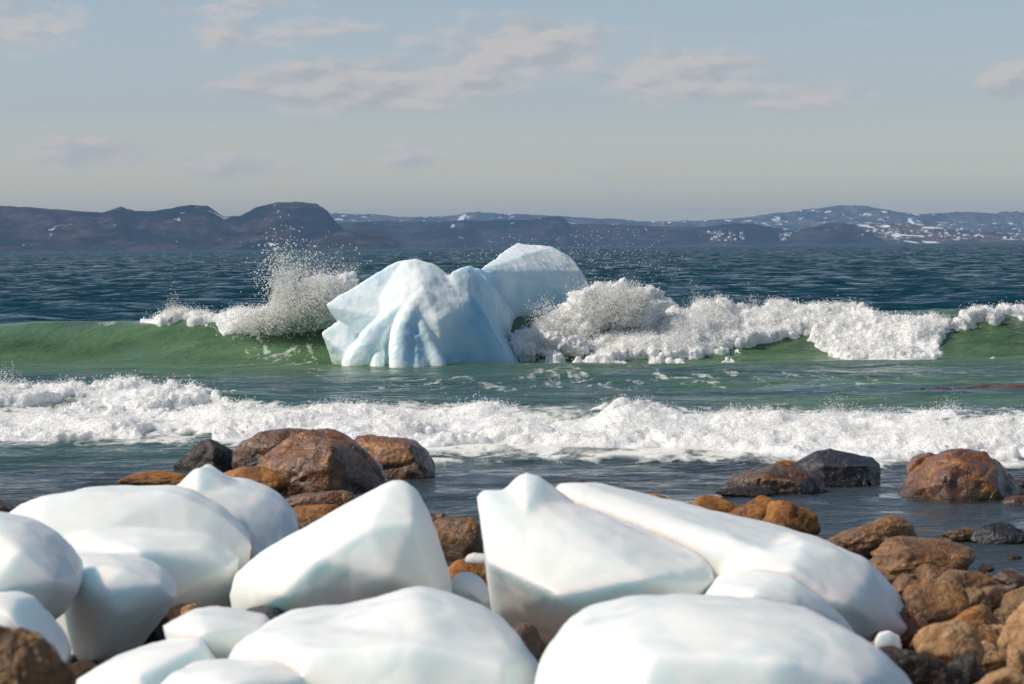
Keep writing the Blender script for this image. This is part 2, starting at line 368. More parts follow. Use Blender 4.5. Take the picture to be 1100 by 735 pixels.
f1 = ss(36, 44, y+wob)[:, None]; f2 = ss(58, 66, y+wob)[:, None]; f3 = ss(84, 96, y)[:, None]
T = near*(1-f1) + teal*f1
f2g = (ss(64, 74, y+wob) * (1-ss(84, 96, y)))[:, None]
T = T*(1-f2g) + green*f2g
gpatch = (ss(0.1, 0.7, noise2(x/6, y/3, 401)) * ss(44, 50, y)*(1-ss(66, 70, y)))[:, None]
T = T*(1-gpatch*0.6) + green*gpatch*0.6
T = T*(1 + 0.22*(f2g*fbm2(x/2.2, y/0.9, 3, 402)[:, None]))
T = np.clip(T*(1-f3) + deep*f3, 0, 1)
# floating foam: behind the inner bore, before the breaker, round the rocks
FM = polymask([[(-40,408),(120,410),(250,430),(560,436),(1140,440),(1140,505),(800,500),(500,492),(250,482),(-40,478)]], 6)
FM2 = polymask([[(330,398),(600,398),(640,425),(420,425),(330,412)], [(560,385),(1015,392),(1000,420),(600,425)], [(440,492),(640,492),(560,512),(460,508)],
                [(1000,580),(1140,590),(1140,606),(1030,600)], [(840,520),(960,516),(968,528),(850,532)], [(960,534),(1110,534),(1110,546),(965,545)], [(270,500),(300,520),(260,528),(180,505)], [(400,506),(480,504),(480,516),(400,516)], [(230,358),(350,360),(350,402),(250,400)]], 8)
FM3 = polymask([[(-40,340),(160,338),(270,335),(350,335),(350,345),(200,349),(-40,352)], [(860,330),(1140,330),(1140,348),(990,350),(870,345)]], 3)
fm = 0.52*samp(FM, fpx, fpy)*(y > 38)*(y < 60) + 0.25*samp(FM2, fpx, fpy)*(y < 80) + 0.26*samp(FM3, fpx, fpy)*(y > 72)*(y < 82)
fm = fm + 0.085*((y > 36) & (y <= 48)) + 0.125*((y > 48) & (y < 79)) + 0.04*ss(90, 200, y)*ss(0.6, 0.9, noise2(x/25, y/60, 77))
m = np_mesh('sea', V, grid_faces(len(rows), len(uc)), M_WATER, True, {'tint': np.concatenate([T, np.ones((len(T), 1))], 1), 'foam': fm, 'chop': 0.50+0.50*ss(80, 150, y)})
sea = link('sea', m); tag(sea, 'blue green sea with a breaking swell and choppy surface', 'sea', kind='structure')

# ------------------------------------------------------------------ breaking foam on the two waves
rng = np.random.default_rng(5)
def foam_sheet(name, y0f, y1f, x0, x1, nx, ny, mask, thick, rough, seed, label, lean=0.35, tear=0.30, gain=1.0):
    xs = np.linspace(x0, x1, nx); t = np.linspace(0, 1, ny)
    X = np.repeat(xs[None, :], ny, 0); Y = y0f(X) + (y1f(X)-y0f(X))*t[:, None]
    Z = sea_z(X, Y, 0.1)
    p = np.stack([X, Y, Z], -1).reshape(-1, 3)
    a, b_ = proj(p); wx_ = fbm2(p[:, 0]*1.3, p[:, 1]*1.3, 3, seed+60); a = a + 9*wx_; b_ = b_ + 5*fbm2(p[:, 0]*1.9+9, p[:, 1]*1.3, 3, seed+61); mk = np.clip((samp(mask, a, b_)*gain + tear*fbm3(p*np.array([0.9, 1.5, 1.5]), 3, seed+62) + 0.10*fbm3(p*7, 2, seed+65) - 0.26)/0.42, 0, 1)
    q = p*np.array([1, 1, 1.3])
    big = fbm3(q*1.1, 3, seed)
    h = thick*(1.5*mk - 0.3) + rough*0.9*big*mk - 0.03
    tt_ = np.repeat(t[:, None], nx, 1).ravel(); ed = np.minimum(ss(0, 0.14, tt_), ss(1, 0.90, tt_)); h = h*ed - 0.3*(1-ed)
    h = np.maximum(h, -0.3); hp = np.maximum(h, 0)
    p[:, 2] += h; p[:, 1] -= hp*lean
    # second pass: knobs and tufts pushed out along the surface normal, so steep fronts get them too
    for freq, am, sd_ in ((2.6, 0.55, 9), (7.0, 0.30, 20), (19.0, 0.15, 33)):
        G = p.reshape(ny, nx, 3); gx = np.gradient(G, axis=1); gy = np.gradient(G, axis=0); nr_ = np.cross(gx, gy).reshape(-1, 3)
        nr_ /= np.linalg.norm(nr_, axis=1)[:, None]+1e-9
        nn_ = (1-np.abs(fbm3(p*freq, 2, seed+sd_)))*1.3-0.75
        p += nr_*(rough*am*nn_*np.clip(hp/0.10, 0, 1))[:, None]
    m = np_mesh(name, p, grid_faces(ny, nx), M_FOAM)
    o = link(name, m); tag(o, label, 'sea foam', kind='stuff')
    return p, h, mk
MA = polymask([[(553,376),(562,364),(582,352),(640,340),(700,337),(780,338),(850,333),(905,331),(950,345),(1000,342),(1010,350),(1018,375),(1010,388),(950,392),(905,388),(880,372),(872,352),(850,356),(830,368),(800,378),(760,382),(700,390),(640,388),(600,385),(560,384)]], 4)
MB = polymask([[(150,342),(175,338),(200,340),(235,331),(262,332),(262,338),(235,341),(205,346),(150,346)],
               [(238,352),(255,338),(300,325),(345,322),(372,330),(372,345),(330,352),(300,358),(262,360),(240,358)],
               [(1012,344),(1060,334),(1140,336),(1140,342),(1070,343),(1020,350)]], 3)
PA = foam_sheet('breaker_foam', lambda x: crest1(x)-6.2, lambda x: crest1(x)+0.7, 0.0, 14.5, 1500, 260, np.maximum(MA, MB), 0.18, 0.17, 11,
           'thick white foam tumbling down the breaking wave right of the iceberg')
PB = foam_sheet('crest_foam', lambda x: crest1(x)-3.2, lambda x: crest1(x)+0.7, -13.5, 0.0, 1200, 130, MB, 0.13, 0.14, 31,
           'thin white foam along the green wave crest left of the iceberg', tear=0.22, gain=1.7)
MC = polymask([[(-40,452),(80,450),(200,452),(235,440),(290,436),(330,441),(420,436),(500,440),(560,448),(640,450),(700,440),(790,432),(860,440),(960,444),(1140,438),(1140,492),(1050,496),(960,498),(860,500),(780,498),(740,494),(690,487),(560,486),(470,489),(420,482),(360,480),(300,472),(250,480),(160,474),(110,472),(60,477),(-40,475)]], 5)
HOLES = polymask([[(75,428),(95,424),(112,430),(108,444),(85,446),(60,443)],[(150,466),(185,463),(232,468),(228,478),(160,478)],[(70,446),(130,445),(150,450),(90,452)],[(235,428),(262,424),(305,432),(290,440),(240,440)],[(560,440),(600,438),(640,446),(600,450)],[(1020,440),(1060,436),(1070,446),(1030,448)]], 3)
MC = np.clip(MC-1.1*HOLES, 0, 1)
PC = foam_sheet('bore_foam', lambda x: crest2(x)-3.6, lambda x: crest2(x)+1.6, -9.6, 9.6, 1700, 210, MC, 0.09, 0.125, 51,
           'long white roll of foam surging in behind the shore boulders', tear=0.52)
MD = polymask([[(-40,414),(40,410),(70,408),(110,415),(150,418),(215,424),(225,432),(170,440),(130,442),(90,436),(85,428),(40,438),(-40,440)],[(225,432),(250,428),(300,434),(300,440),(240,444)]], 3)
MD = np.clip(MD-1.1*HOLES, 0, 1)
PD = foam_sheet('rear_bore_foam', lambda x: 51.6+0.5*np.sin(x*0.7)+0.2*x, lambda x: 55.8+0.5*np.sin(x*0.7)+0.2*x, -12, -3.5, 800, 140, MD, 0.11, 0.14, 71,
           'ragged patch of foam on the small wave at the far left', tear=0.45)

# a raft of reddish kelp drifting behind the bore at the right
ku = np.linspace(0, 1, 220); kv = np.linspace(-1, 1, 12); KU, KV = np.meshgrid(ku, kv)
kx0, kx1 = P(990, 421, 57)[0], P(1135, 421, 57)[0]
KX = kx0+(kx1-kx0)*KU; KW = 0.34*np.sin(np.pi*np.clip(KU*0.85+0.04, 0, 1))**0.6*(1+0.5*noise2(KU*9, KU*0, 5))
KY = 57.0+0.5*np.sin(KU*5)+KV*KW; KZ = sea_z(KX, KY, 0.1)+0.045*(1-KV**2)+0.03*noise2(KX*5, KY*5, 6)-0.01
mk_, n_k, l_k, b_k = new_mat('kelp'); gk = n_k.new('ShaderNodeTexCoord').outputs['Object']; tk = tex(n_k, l_k, gk, 6, 4)
l_k.new(ramp(n_k, l_k, tk.outputs[0], [(0.35, (0.045, 0.016, 0.010)), (0.65, (0.16, 0.055, 0.030))]).outputs[0], b_k.inputs['Base Color']); b_k.inputs['Roughness'].default_value = 0.35
tag(link('floating_kelp', np_mesh('floating_kelp', np.stack([KX, KY, KZ], -1).reshape(-1, 3), grid_faces(12, 220), mk_)), 'thin reddish brown raft of kelp drifting between the two waves at right', 'kelp')
def drops(name, pos, size, label, stretch=1.6):
    n = len(pos)
    base = np.array([[1,0,0],[-1,0,0],[0,1,0],[0,-1,0],[0,0,1],[0,0,-1]], float)
    F = np.array([[0,2,4],[2,1,4],[1,3,4],[3,0,4],[2,0,5],[1,2,5],[3,1,5],[0,3,5]])
    a = rng.normal(size=(n, 3, 3)); q, _ = np.linalg.qr(a)
    sc = np.ones((n, 3)); sc[:, 0] = rng.uniform(0.8, stretch, n); sc[:, 1] = rng.uniform(0.7, 1.2, n)
    v = np.einsum('kj,nj,nji->nki', base, sc, q)*size[:, None, None] + pos[:, None, :]
    f = F[None] + (np.arange(n)*6)[:, None, None]
    o = link(name, np_mesh(name, v.reshape(-1, 3), f.reshape(-1, 3), M_SPRAY))
    return tag(o, label, 'spray', kind='stuff')
def cloud_pts(poly_w, n, yc, ys):
    """points spread through 3D: picked from weighted soft shapes in elevation, gaussian in depth"""
    out = []
    for (cx, cy, sx, sy, rot, wgt) in poly_w:
        k = int(n*wgt); a = rng.normal(size=(k, 2)); c, s = math.cos(rot), math.sin(rot)
        gx, gy = a[:, 0]*sx, a[:, 1]*sy
        px, py = cx + gx*c - gy*s, cy + gx*s + gy*c
        Yd = yc + rng.normal(size=k)*ys
        d = (CR @ np.stack([(px-W0/2)/FPX, (H0/2-py)/FPX, -np.ones(k)]))
        t = Yd/d[1]; out.append(np.stack([d[0]*t, Yd, CAMH+d[2]*t], -1))
    return np.concatenate(out)
def surf_drops(P3, n, hmin, lift, sz, ymin=None):
    p, h, mk = P3; w_ = np.clip(h-hmin, 0, 0.3)*(mk > 0.25); w_ = w_/w_.sum()
    i = rng.choice(len(p), n, p=w_); q = p[i].copy()
    q += rng.normal(size=q.shape)*0.03; q[:, 2] += rng.exponential(lift, n); q[:, 1] -= rng.uniform(0, 0.12, n)
    return q, rng.uniform(*sz, n)
def crest_drops(P3, n, lift, sz, top=0.5):
    p, h, mk = P3
    e = np.exp(3.0*fbm2(p[:, 0]*1.4, p[:, 0]*0.0, 3, 9)); w_ = (mk > 0.3)*(h > 0.05)*e*(p[:, 2] > np.quantile(p[(mk > 0.3), 2], top)); w_ = w_/w_.sum()
    i = rng.choice(len(p), n, p=w_); q = p[i].copy()
    f = np.clip(e[i]/e.max()*3, 0.3, 1.6)
    q[:, 2] += rng.exponential(lift, n)*f; q[:, 0] += rng.normal(size=n)*0.06
    return q, rng.uniform(*sz, n)*rng.uniform(0.5, 1, n)
a1 = surf_drops(PA, 30000, 0.0, 0.03, (0.008, 0.022)); a2 = crest_drops(PA, 9000, 0.09, (0.006, 0.018))
drops('breaker_spray', np.concatenate([a1[0], a2[0]]), np.concatenate([a1[1], a2[1]]), 'fine white droplets thrown off the breaker right of the iceberg')
c1 = surf_drops(PC, 34000, 0.0, 0.025, (0.005, 0.014)); c2 = crest_drops(PC, 10000, 0.05, (0.004, 0.011))
drops('bore_spray', np.concatenate([c1[0], c2[0]]), np.concatenate([c1[1], c2[1]]), 'fine white droplets along the foam roll behind the shore boulders')
b1 = surf_drops(PB, 7000, 0.0, 0.04, (0.008, 0.02)); b2 = crest_drops(PB, 2500, 0.09, (0.006, 0.016), 0.3); d1 = surf_drops(PD, 9000, 0.0, 0.03, (0.006, 0.016)); d2 = crest_drops(PD, 2000, 0.07, (0.005, 0.012))
drops('left_crest_spray', np.concatenate([b1[0], b2[0]]), np.concatenate([b1[1], b2[1]]), 'scattered droplets above the green wave crest at left')
drops('rear_bore_spray', np.concatenate([d1[0], d2[0]]), np.concatenate([d1[1], d2[1]]), 'droplets over the ragged foam patch at the far left')
# splash thrown up by the swell on the left flank of the iceberg
def streaks(roots, n_each, yc, seed):
    r = np.random.default_rng(seed); P_ = []; S_ = []
    for (x0, y0, x1, y1, wd) in roots:
        t = r.uniform(0, 1, n_each)**1.3
        px = x0+(x1-x0)*t + r.normal(size=n_each)*wd*(0.25+t); py = y0+(y1-y0)*t*(1.15-0.15*t) + r.normal(size=n_each)*wd*0.8*(0.3+t)
        Yd = yc + r.normal(size=n_each)*0.25
        d = (CR @ np.stack([(px-W0/2)/FPX, (H0/2-py)/FPX, -np.ones(n_each)])); k = Yd/d[1]
        P_.append(np.stack([d[0]*k, Yd, CAMH+d[2]*k], -1)); S_.append(r.uniform(0.004, 0.011, n_each)*(1+2.2*(r.random(n_each) < 0.02))*(1.2-0.65*t))
    return np.concatenate(P_), np.concatenate(S_)
r0 = random.Random(8)
roots = [(r0.uniform(285, 345), r0.uniform(325, 345), r0.uniform(275, 300)+r0.uniform(0, 70), r0.uniform(262, 315), r0.uniform(1.2, 4.5)) for _ in range(58)]
roots += [(r0.uniform(340, 372), r0.uniform(318, 335), r0.uniform(340, 392), r0.uniform(276, 310), r0.uniform(3, 7)) for _ in range(26)]
s1, z1 = streaks(roots, 520, 76.9, 3)
s2 = cloud_pts([(268,348,14,6,-0.2,.13),(300,340,17,8,-0.35,.25),(330,328,16,11,-0.3,.27),(352,318,12,11,0,.18),(310,315,14,16,0,.09),(335,295,26,18,0,.025),(300,290,14,20,0,.035)], 15000, 76.6, 0.3)
z2 = rng.uniform(0.010, 0.030, len(s2))
drops('left_splash', np.concatenate([s1, s2]), np.concatenate([z1, z2]), 'tall fan of white splash bursting up at the left flank of the iceberg')
# splash on the right flank: a dense dome with ragged top
roots = [(r0.uniform(625, 690), 335, r0.uniform(612, 698), r0.uniform(296, 322), r0.uniform(1.5, 3.5)) for _ in range(70)]
s3, z3 = streaks(roots, 260, 75.2, 4)
s4 = cloud_pts([(640,325,12,8,0,.28),(662,318,12,8,0,.27),(680,322,9,9,0,.22),(655,332,24,7,0,.23)], 9000, 75.2, 0.3)
keep = s4[:, 2] < 2.05; s4 = s4[keep]
drops('right_splash', np.concatenate([s3, s4]), np.concatenate([z3*0.8, rng.uniform(0.010, 0.024, len(s4))]), 'dense rounded burst of spray at the right flank of the iceberg')
s5 = cloud_pts([(588,340,9,9,0.5,.16),(606,356,14,7,0,.40),(584,362,9,8,0,.34),(572,372,5,4,0,.10)], 4200, 74.4, 0.15)
drops('front_splash', s5, rng.uniform(0.008, 0.026, len(s5)), 'lacy spray splashing against the blue shaded front of the iceberg')
s6 = cloud_pts([(640,300,34,26,0,.4),(545,270,35,9,0,.15),(615,275,32,14,0,.25),(680,275,40,26,0,.2)], 620, 78.5, 0.8)
def foam_blob(name, cx, cy, Yc, rx, rz, ry, seed, label):
    D = ICO7[0]/np.linalg.norm(ICO7[0], axis=1)[:, None]; A_ = np.array([rx, ry, rz]); q = D*A_
    k = 1+0.50*fbm3(q*1.9+seed, 3, seed); q = q*k[:, None]
    for f_, a_ in ((3.2, 0.16), (8, 0.08), (20, 0.035)): q = q + D*(a_*((1-np.abs(fbm3(q*f_+seed, 2, seed+int(f_))))*1.5-0.8))[:, None]
    c = P(cx, cy, Yc); o = link(name, np_mesh(name, q+c, ICO7[1], M_FOAM), c); return tag(o, label, 'sea foam', kind='stuff')
foam_blob('splash_foam', 650, 334, 75.6, 1.15, 0.70, 0.5, 3, 'solid white heart of the spray burst at the right of the iceberg')
foam_blob('splash_foam', 592, 371, 74.4, 0.95, 0.24, 0.35, 7, 'churning foam piled against the right front of the iceberg')
foam_blob('splash_foam', 561, 379, 73.6, 0.40, 0.16, 0.3, 12, 'small churn of foam where the breaker meets the iceberg waterline')
foam_blob('splash_foam', 308, 341, 76.9, 1.35, 0.34, 0.3, 5, 'solid white heart of the splash at the left of the iceberg')
foam_blob('splash_foam', 350, 325, 76.9, 0.65, 0.62, 0.3, 9, 'narrow white tongue of water touching the left flank of the iceberg')
drops('flying_droplets', s6, rng.uniform(0.007, 0.020, len(s6)), 'stray water droplets flying in the air over the iceberg')

# ------------------------------------------------------------------ hulls fused and rounded: the iceberg and the ice blocks
def hull_mesh(parts):
    bm = bmesh.new()
    for pts in parts:
        vs = [bm.verts.new(p) for p in pts]
        r = bmesh.ops.convex_hull(bm, input=vs)
        bad = set(v for v in r['geom_interior'] + r['geom_unused'] if isinstance(v, bmesh.types.BMVert))
        for v in bad:
            if v.is_valid: bm.verts.remove(v)
    m = bpy.data.meshes.new('t'); bm.to_mesh(m); bm.free(); return m
def fuse(name, parts, mat, voxel, smooth, lo, amp, label, cat, group=None, fine=0.0, seed=0, hi=None, ridged=0.0, loc=None):
    m = hull_mesh(parts)
    o = bpy.data.objects.new('t', m); col.objects.link(o)
    md = o.modifiers.new('r', 'REMESH'); md.mode = 'VOXEL'; md.voxel_size = voxel; md.use_smooth_shade = True
    if smooth:
        ms = o.modifiers.new('s', 'SMOOTH'); ms.factor = 0.5; ms.iterations = smooth
    dg = bpy.context.evaluated_depsgraph_get(); dg.update()
    m2 = bpy.data.meshes.new_from_object(o.evaluated_get(dg))
    bpy.data.objects.remove(o); m2.name = name
    n = len(m2.vertices); co = np.empty(n*3, np.float32); m2.vertices.foreach_get('co', co); co = co.reshape(-1, 3).astype(float)
    no = np.empty(n*3, np.float32); m2.vertex_normals.foreach_get('vector', no); no = no.reshape(-1, 3)
    d = amp*fbm3(co/lo+seed*3.7, 3, seed)
    if fine: d = d + fine*fbm3(co/(lo*0.22)+seed, 4, seed+50, 0.6)
    if ridged: d = d - ridged*(1-np.abs(fbm3(co/(lo*0.8)+seed*1.3, 3, seed+90)))**4
    co += no*d[:, None]
    m2.vertices.foreach_set('co', co.astype(np.float32).ravel()); m2.polygons.foreach_set('use_smooth', np.ones(len(m2.polygons), bool)); m2.update()
    m2.materials.clear(); m2.materials.append(mat)
    c = co.mean(0); c[2] = co[:, 2].min()
    o = link(name, m2, c); return tag(o, label, cat, group)
def slab(outline, Ys, front=(), thick=0.8, inset=0.75, fi=None, fthick=0.0):
    """hull from a silhouette at depth Ys, hand-placed front points, a smaller back and optionally a smaller front copy"""
    pts = [P(a, b, Ys) for a, b in outline]
    cx, cy = np.mean([a for a, b in outline]), np.mean([b for a, b in outline])
    pts += [P(cx+(a-cx)*inset, cy+(b-cy)*inset, Ys) + np.array([0, thick, 0]) for a, b in outline]
    if fi: pts += [P(cx+(a-cx)*fi, cy+(b-cy)*fi, Ys-fthick) for a, b in outline]
    pts += [P(a, b, yy) for a, b, yy in front]
    return pts
def ridge(line, r0, r1, back=0.9):
    """a buttress: hull of small rings along a line (px,py,Y)"""
    pts = []
    for k, (a, b, yy) in enumerate(line):
        r = r0 + (r1-r0)*k/(len(line)-1); c = P(a, b, yy)
        for j in range(10):
            an = j*math.pi/5; pts.append(c + np.array([math.cos(an)*r, math.sin(an)*r*0.8, 0]))
        pts.append(c + np.array([-r*0.9, back, 0])); pts.append(c + np.array([r*0.9, back, 0]))
    return pts
B = 70.2
berg = [
 # upper left crag, leaning out to the left
 [P(*t) for t in [(350,327,B+1.1),(361,322,B+1.2),(392,301,B+1.4),(424,281,B+1.6),(436,278,B+1.7),(448,281,B+1.8),(430,335,B+.9),(400,340,B+.8),(372,345,B+1.0),(360,340,B+1.1),(364,352,B+1.4),(400,372,B+1.3),
                  (430,300,B+2.8),(380,330,B+2.4),(440,360,B+2.6),(362,335,B+1.8)]],
 # low wedge at the left waterline
 [P(*t) for t in [(345,358,B+.9),(360,345,B+1.1),(374,352,B+1.0),(380,380,B+.7),(370,378,B+.6),(352,366,B+.8),(390,350,B+1.8),(385,392,B+1.5),(395,405,B+1.2),(372,405,B+1.0),(360,400,B+1.4)]],
 # main body
 [P(*t) for t in [(434,279,B+1.6),(447,277,B+1.7),(470,284,B+1.8),(480,292,B+1.8),(455,310,B+.7),(440,335,B+.5),(470,345,B+.4),(495,330,B+.9),(400,395,B+.7),(480,410,B+.3),(400,410,B+.6),
                  (420,300,B+1.2),(400,340,B+.9),(560,405,B+1.6),(470,300,B+3.4),(440,300,B+3.2),(400,360,B+3.0),(560,390,B+4),(530,345,B+3.0),(510,320,B+1.6),(400,420,B+3)]],
 # shaded right shoulder of the front, running back to the right along the waterline
 [P(*t) for t in [(484,291,71.9),(497,286,72.2),(506,284,72.4),(516,289,73.4),(504,335,71.3),(508,372,71.1),(480,405,70.45),(520,398,73.0),(556,388,76.0),(560,405,76.0),(480,420,70.6),(540,350,76.0),
                  (560,345,77.5),(500,300,73.6)]],
 # rear right block: bright sloping top, undercut blue front
 [P(*t) for t in [(514,291,75.4),(545,296,77.6),(585,299,78.4),(603,309,79.1),(528,283,77.2),(546,267,79.8),(556,261,80.8),(572,266,81),(592,264,81),(601,271,81),(614,277,81),(624,290,80.6),(637,314,80.3),(642,345,80.4),
                  (520,345,77.0),(560,350,78.9),(606,345,79.9),(560,400,78.9),(642,400,80.4),(520,400,76.6),(560,290,84),(610,310,84),(600,400,84),(516,330,79),(510,400,78)]],
 [P(*t) for t in [(494,289,72.4),(516,290,74.8),(542,293,77.4),(503,345,71.9),(528,362,74.8),(548,350,77.2),(498,402,71.6),(534,396,75.2),(500,292,75.0),(540,292,80),(500,400,76),(545,398,78)]],
 ridge([(377,405,B+.35),(380,386,B+.4),(398,356,B+.55),(424,334,B+.6),(452,313,B+1.0)], .30, .14),
 ridge([(403,410,B-.05),(407,385,B+.3),(409,362,B+.6)], .24, .05),
 ridge([(428,412,B-.3),(429,385,B+.05),(430,355,B+.2),(438,335,B+.45),(447,318,B+.9)], .30, .18),
 ridge([(447,412,B-.15),(449,385,B+.12),(445,360,B+.3)], .33, .22),
 ridge([(474,412,B+.05),(470,388,B+.12),(456,358,B+.3),(446,335,B+.5)], .27, .09),
]
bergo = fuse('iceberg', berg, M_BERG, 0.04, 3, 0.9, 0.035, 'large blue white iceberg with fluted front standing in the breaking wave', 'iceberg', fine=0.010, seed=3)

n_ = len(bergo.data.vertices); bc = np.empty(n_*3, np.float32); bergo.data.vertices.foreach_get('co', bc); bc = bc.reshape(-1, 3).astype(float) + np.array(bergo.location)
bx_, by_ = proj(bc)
BL = polymask([[(508,291),(545,297),(588,300),(606,316),(634,330),(645,400),(470,400),(478,360),(500,330)],[(398,352),(408,345),(402,390),(396,385)],[(436,345),(452,338),(458,370),(455,392),(436,392)],[(404,285),(410,285),(412,310),(406,312)]], 6)  # outlines of the berg faces that get the painted blue shade
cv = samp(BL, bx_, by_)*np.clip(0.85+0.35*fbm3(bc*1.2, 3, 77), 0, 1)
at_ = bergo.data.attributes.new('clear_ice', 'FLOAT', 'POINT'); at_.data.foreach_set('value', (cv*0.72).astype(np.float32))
def zb(y): return 0.05*(27-y) if y < 27 else -0.045*(y-27)
GI = 'blocks of ice washed up on the beach'
def ice(parts, label, seed, voxel=0.022, smooth=14, amp=0.013, fine=0.0032, lo=0.6):
    return fuse('ice_block', parts, M_ICE, voxel, smooth, lo, amp, label, 'ice block', GI, fine=fine, seed=seed, ridged=0.006)
# B peaked block behind
ice([slab([(178,530),(193,516),(207,503),(214,501),(224,507),(250,522),(262,560),(180,570)], 22.6, [(212,530,22.3)], .8, .8),
     slab([(130,540),(165,528),(190,524),(235,520),(255,522),(285,533),(305,548),(322,572),(318,640),(140,640)], 22.6, [(205,540,22.1),(250,560,22.0),(300,620,21.9)], 1.3, .8)],
    'wide ice block rising to a small pointed peak at the back left', 11, 0.025, 5)
# A broad mound
ice([slab([(-8,560),(20,540),(46,532),(90,529),(140,528),(175,526),(200,531),(235,550),(262,572),(272,585),(268,605),(250,655),(0,680)], 21.4, [(60,600,20.6),(200,600,20.9)], 1.2, .8),
     slab([(30,585),(90,568),(150,566),(205,572),(225,577),(240,588),(257,598),(255,615),(246,657),(190,668),(40,690)], 20.85, [(215,590,20.55),(150,590,20.3),(245,610,20.55),(150,660,20.2)], .8, .85)],
    'broad low ice mound with a stepped ledge behind the shaded block', 12, 0.025, 6)
# D
ice([slab([(50,600),(85,598),(120,598),(150,605),(170,615),(190,640),(180,662),(150,700),(110,716),(60,716),(40,650)], 17.9, [(130,612,17.35),(175,628,17.35),(188,641,17.5),(105,634,17.1),(130,660,17.15),(100,712,17.3)], .8, .8)],
    'rounded ice block with pale lit top directly right of the dark shaded block', 13, 0.02, 7)
# C dark shaded
ice([slab([(-60,560),(-30,548),(0,553),(25,560),(50,575),(72,595),(86,618),(87,636),(72,660),(50,680),(-60,700)], 16.9, [(20,590,16.5),(60,625,16.45),(40,660,16.5),(-20,640,16.3)], 0.6, .8)],
    'big ice block at the left edge with its blue grey front in shade', 14, 0.02, 5)
# E
ice([slab([(-40,640),(0,637),(20,641),(45,668),(66,698),(73,715),(65,735),(-40,760)], 15.3, [(10,660,15.0),(45,700,14.95)], .5, .8)],
    'bright narrow ice block in the lower left corner below the shaded block', 15, 0.018, 5)
# F centre pyramid
ice([slab([(246,640),(252,618),(280,592),(330,565),(380,538),(412,520),(424,515),(436,516),(450,528),(462,552),(475,590),(486,625),(488,650),(470,672),(380,680),(280,680),(250,665)], 20.4,
          [(395,565,19.75),(340,600,19.65),(420,620,19.6),(300,640,19.75),(445,560,19.9),(466,640,19.8),(350,672,19.8)], 1.1, .75)],
    'smooth pyramid shaped ice block in the middle with one leaning peak', 16, 0.022, 9)
# G
ice([slab([(478,630),(490,617),(505,616),(520,624),(531,642),(527,660),(510,675),(480,672)], 20.9, [(505,635,20.6),(522,648,20.65)], .5, .8)],
    'small bluish ice lump in the gap right of the pyramid shaped block', 17, 0.018, 4)
ice([slab([(498,601),(508,598),(525,599),(530,606),(500,606)], 21.8, (), .3, .8)], 'thin sliver of white ice on the tan rock beside the upright block', 24, 0.010, 1)
# I long slope behind H
ice([slab([(585,540),(600,520),(625,519),(660,527),(700,540),(760,554),(815,566),(855,578),(905,590),(930,600),(955,625),(975,650),(986,665),(987,685),(980,700),(760,720),(600,700)], 19.6,
          [(700,560,19.1),(735,570,19.0),(760,592,19.2),(850,600,18.5),(930,625,18.5),(975,675,18.6),(900,640,18.2),(905,700,18.3),(650,545,19.3)], 1.1, .85),
     slab([(770,620),(785,600),(820,592),(862,580),(900,592),(935,612),(960,640),(972,690),(780,700)], 18.7, [(850,610,18.2),(800,640,18.2),(910,650,18.1)], .8, .9)],
    'long sloping ice slab descending to the right beside the brown boulders', 18, 0.025, 6)
# J dome in front of I
ice([slab([(745,660),(770,628),(800,622),(830,619),(855,622),(880,640),(910,665),(930,700),(740,720)], 17.8, [(810,640,17.4),(850,650,17.4)], .7, .85)],
    'low domed ice lump resting against the long sloping slab', 19, 0.02, 7)
# H upright big
ice([slab([(532,536),(545,524),(556,512),(564,508),(578,511),(600,530),(640,556),(640,600),(535,600)], 19.05, [(566,545,18.75)], .5, .8),
     slab([(512,533),(518,527),(560,527),(600,536),(640,548),(680,564),(720,578),(752,590),(766,605),(769,625),(762,640),(745,655),(700,700),(600,700),(530,672),(522,620)], 19.0,
          [(522,603,18.45),(600,640,17.95),(640,682,18.1),(560,560,18.65),(640,600,18.2),(700,620,18.0),(755,608,18.45),(765,625,18.4),(600,700,18.75),(535,660,18.8),(740,650,18.25)], .8, .8)],
    'large upright ice block with a blue undercut lower left face', 20, 0.022, 4)
# L front centre
ice([slab([(330,676),(370,668),(405,656),(432,646),(450,644),(485,653),(530,670),(565,690),(565,740),(330,740)], 14.1, [(450,690,13.6),(400,700,13.6)], .9, .8),
     slab([(238,715),(250,692),(280,676),(320,671),(370,668),(420,666),(480,664),(510,670),(540,678),(565,695),(580,715),(590,760),(230,770)], 14.1, [(330,700,13.6),(450,690,13.5),(540,715,13.5),(300,820,13.3),(450,820,13.2),(560,820,13.3)], .9, .85)],
    'wide blurred ice slab at the bottom centre with a low hump', 21, 0.02, 12)
# K front right
ice([slab([(574,720),(590,690),(620,672),(680,658),(740,655),(800,658),(860,664),(905,675),(945,695),(975,722),(1000,760),(570,780)], 13.0, [(700,700,12.4),(840,705,12.3),(930,730,12.4),(640,860,12.2),(800,860,12.1),(960,860,12.2)], .9, .85)],
    'huge smooth ice slab filling the bottom right centre', 22, 0.02, 24)
ice([slab([(172,672),(195,661),(215,657),(235,659),(255,667),(290,672),(290,720),(185,720)], 15.0, [(220,680,14.7)], .5, .85)], 'flat topped ice piece between the wide front slab and the rounded block', 23, 0.018, 5)
ice([slab([(80,730),(110,712),(150,700),(175,704),(215,690),(235,725),(230,770),(85,770)], 14.4, [(150,725,14.1),(150,810,13.9)], .5, .85)], 'low angular ice piece at the bottom left in front of the pebbles', 25, 0.018, 4)
ice([slab([(160,745),(185,724),(230,718),(290,719),(325,730),(345,770),(150,780)], 13.4, [(250,740,13.1),(250,840,12.9)], .5, .85)], 'blurred ice edge along the bottom frame under the wide front slab', 26, 0.018, 5)
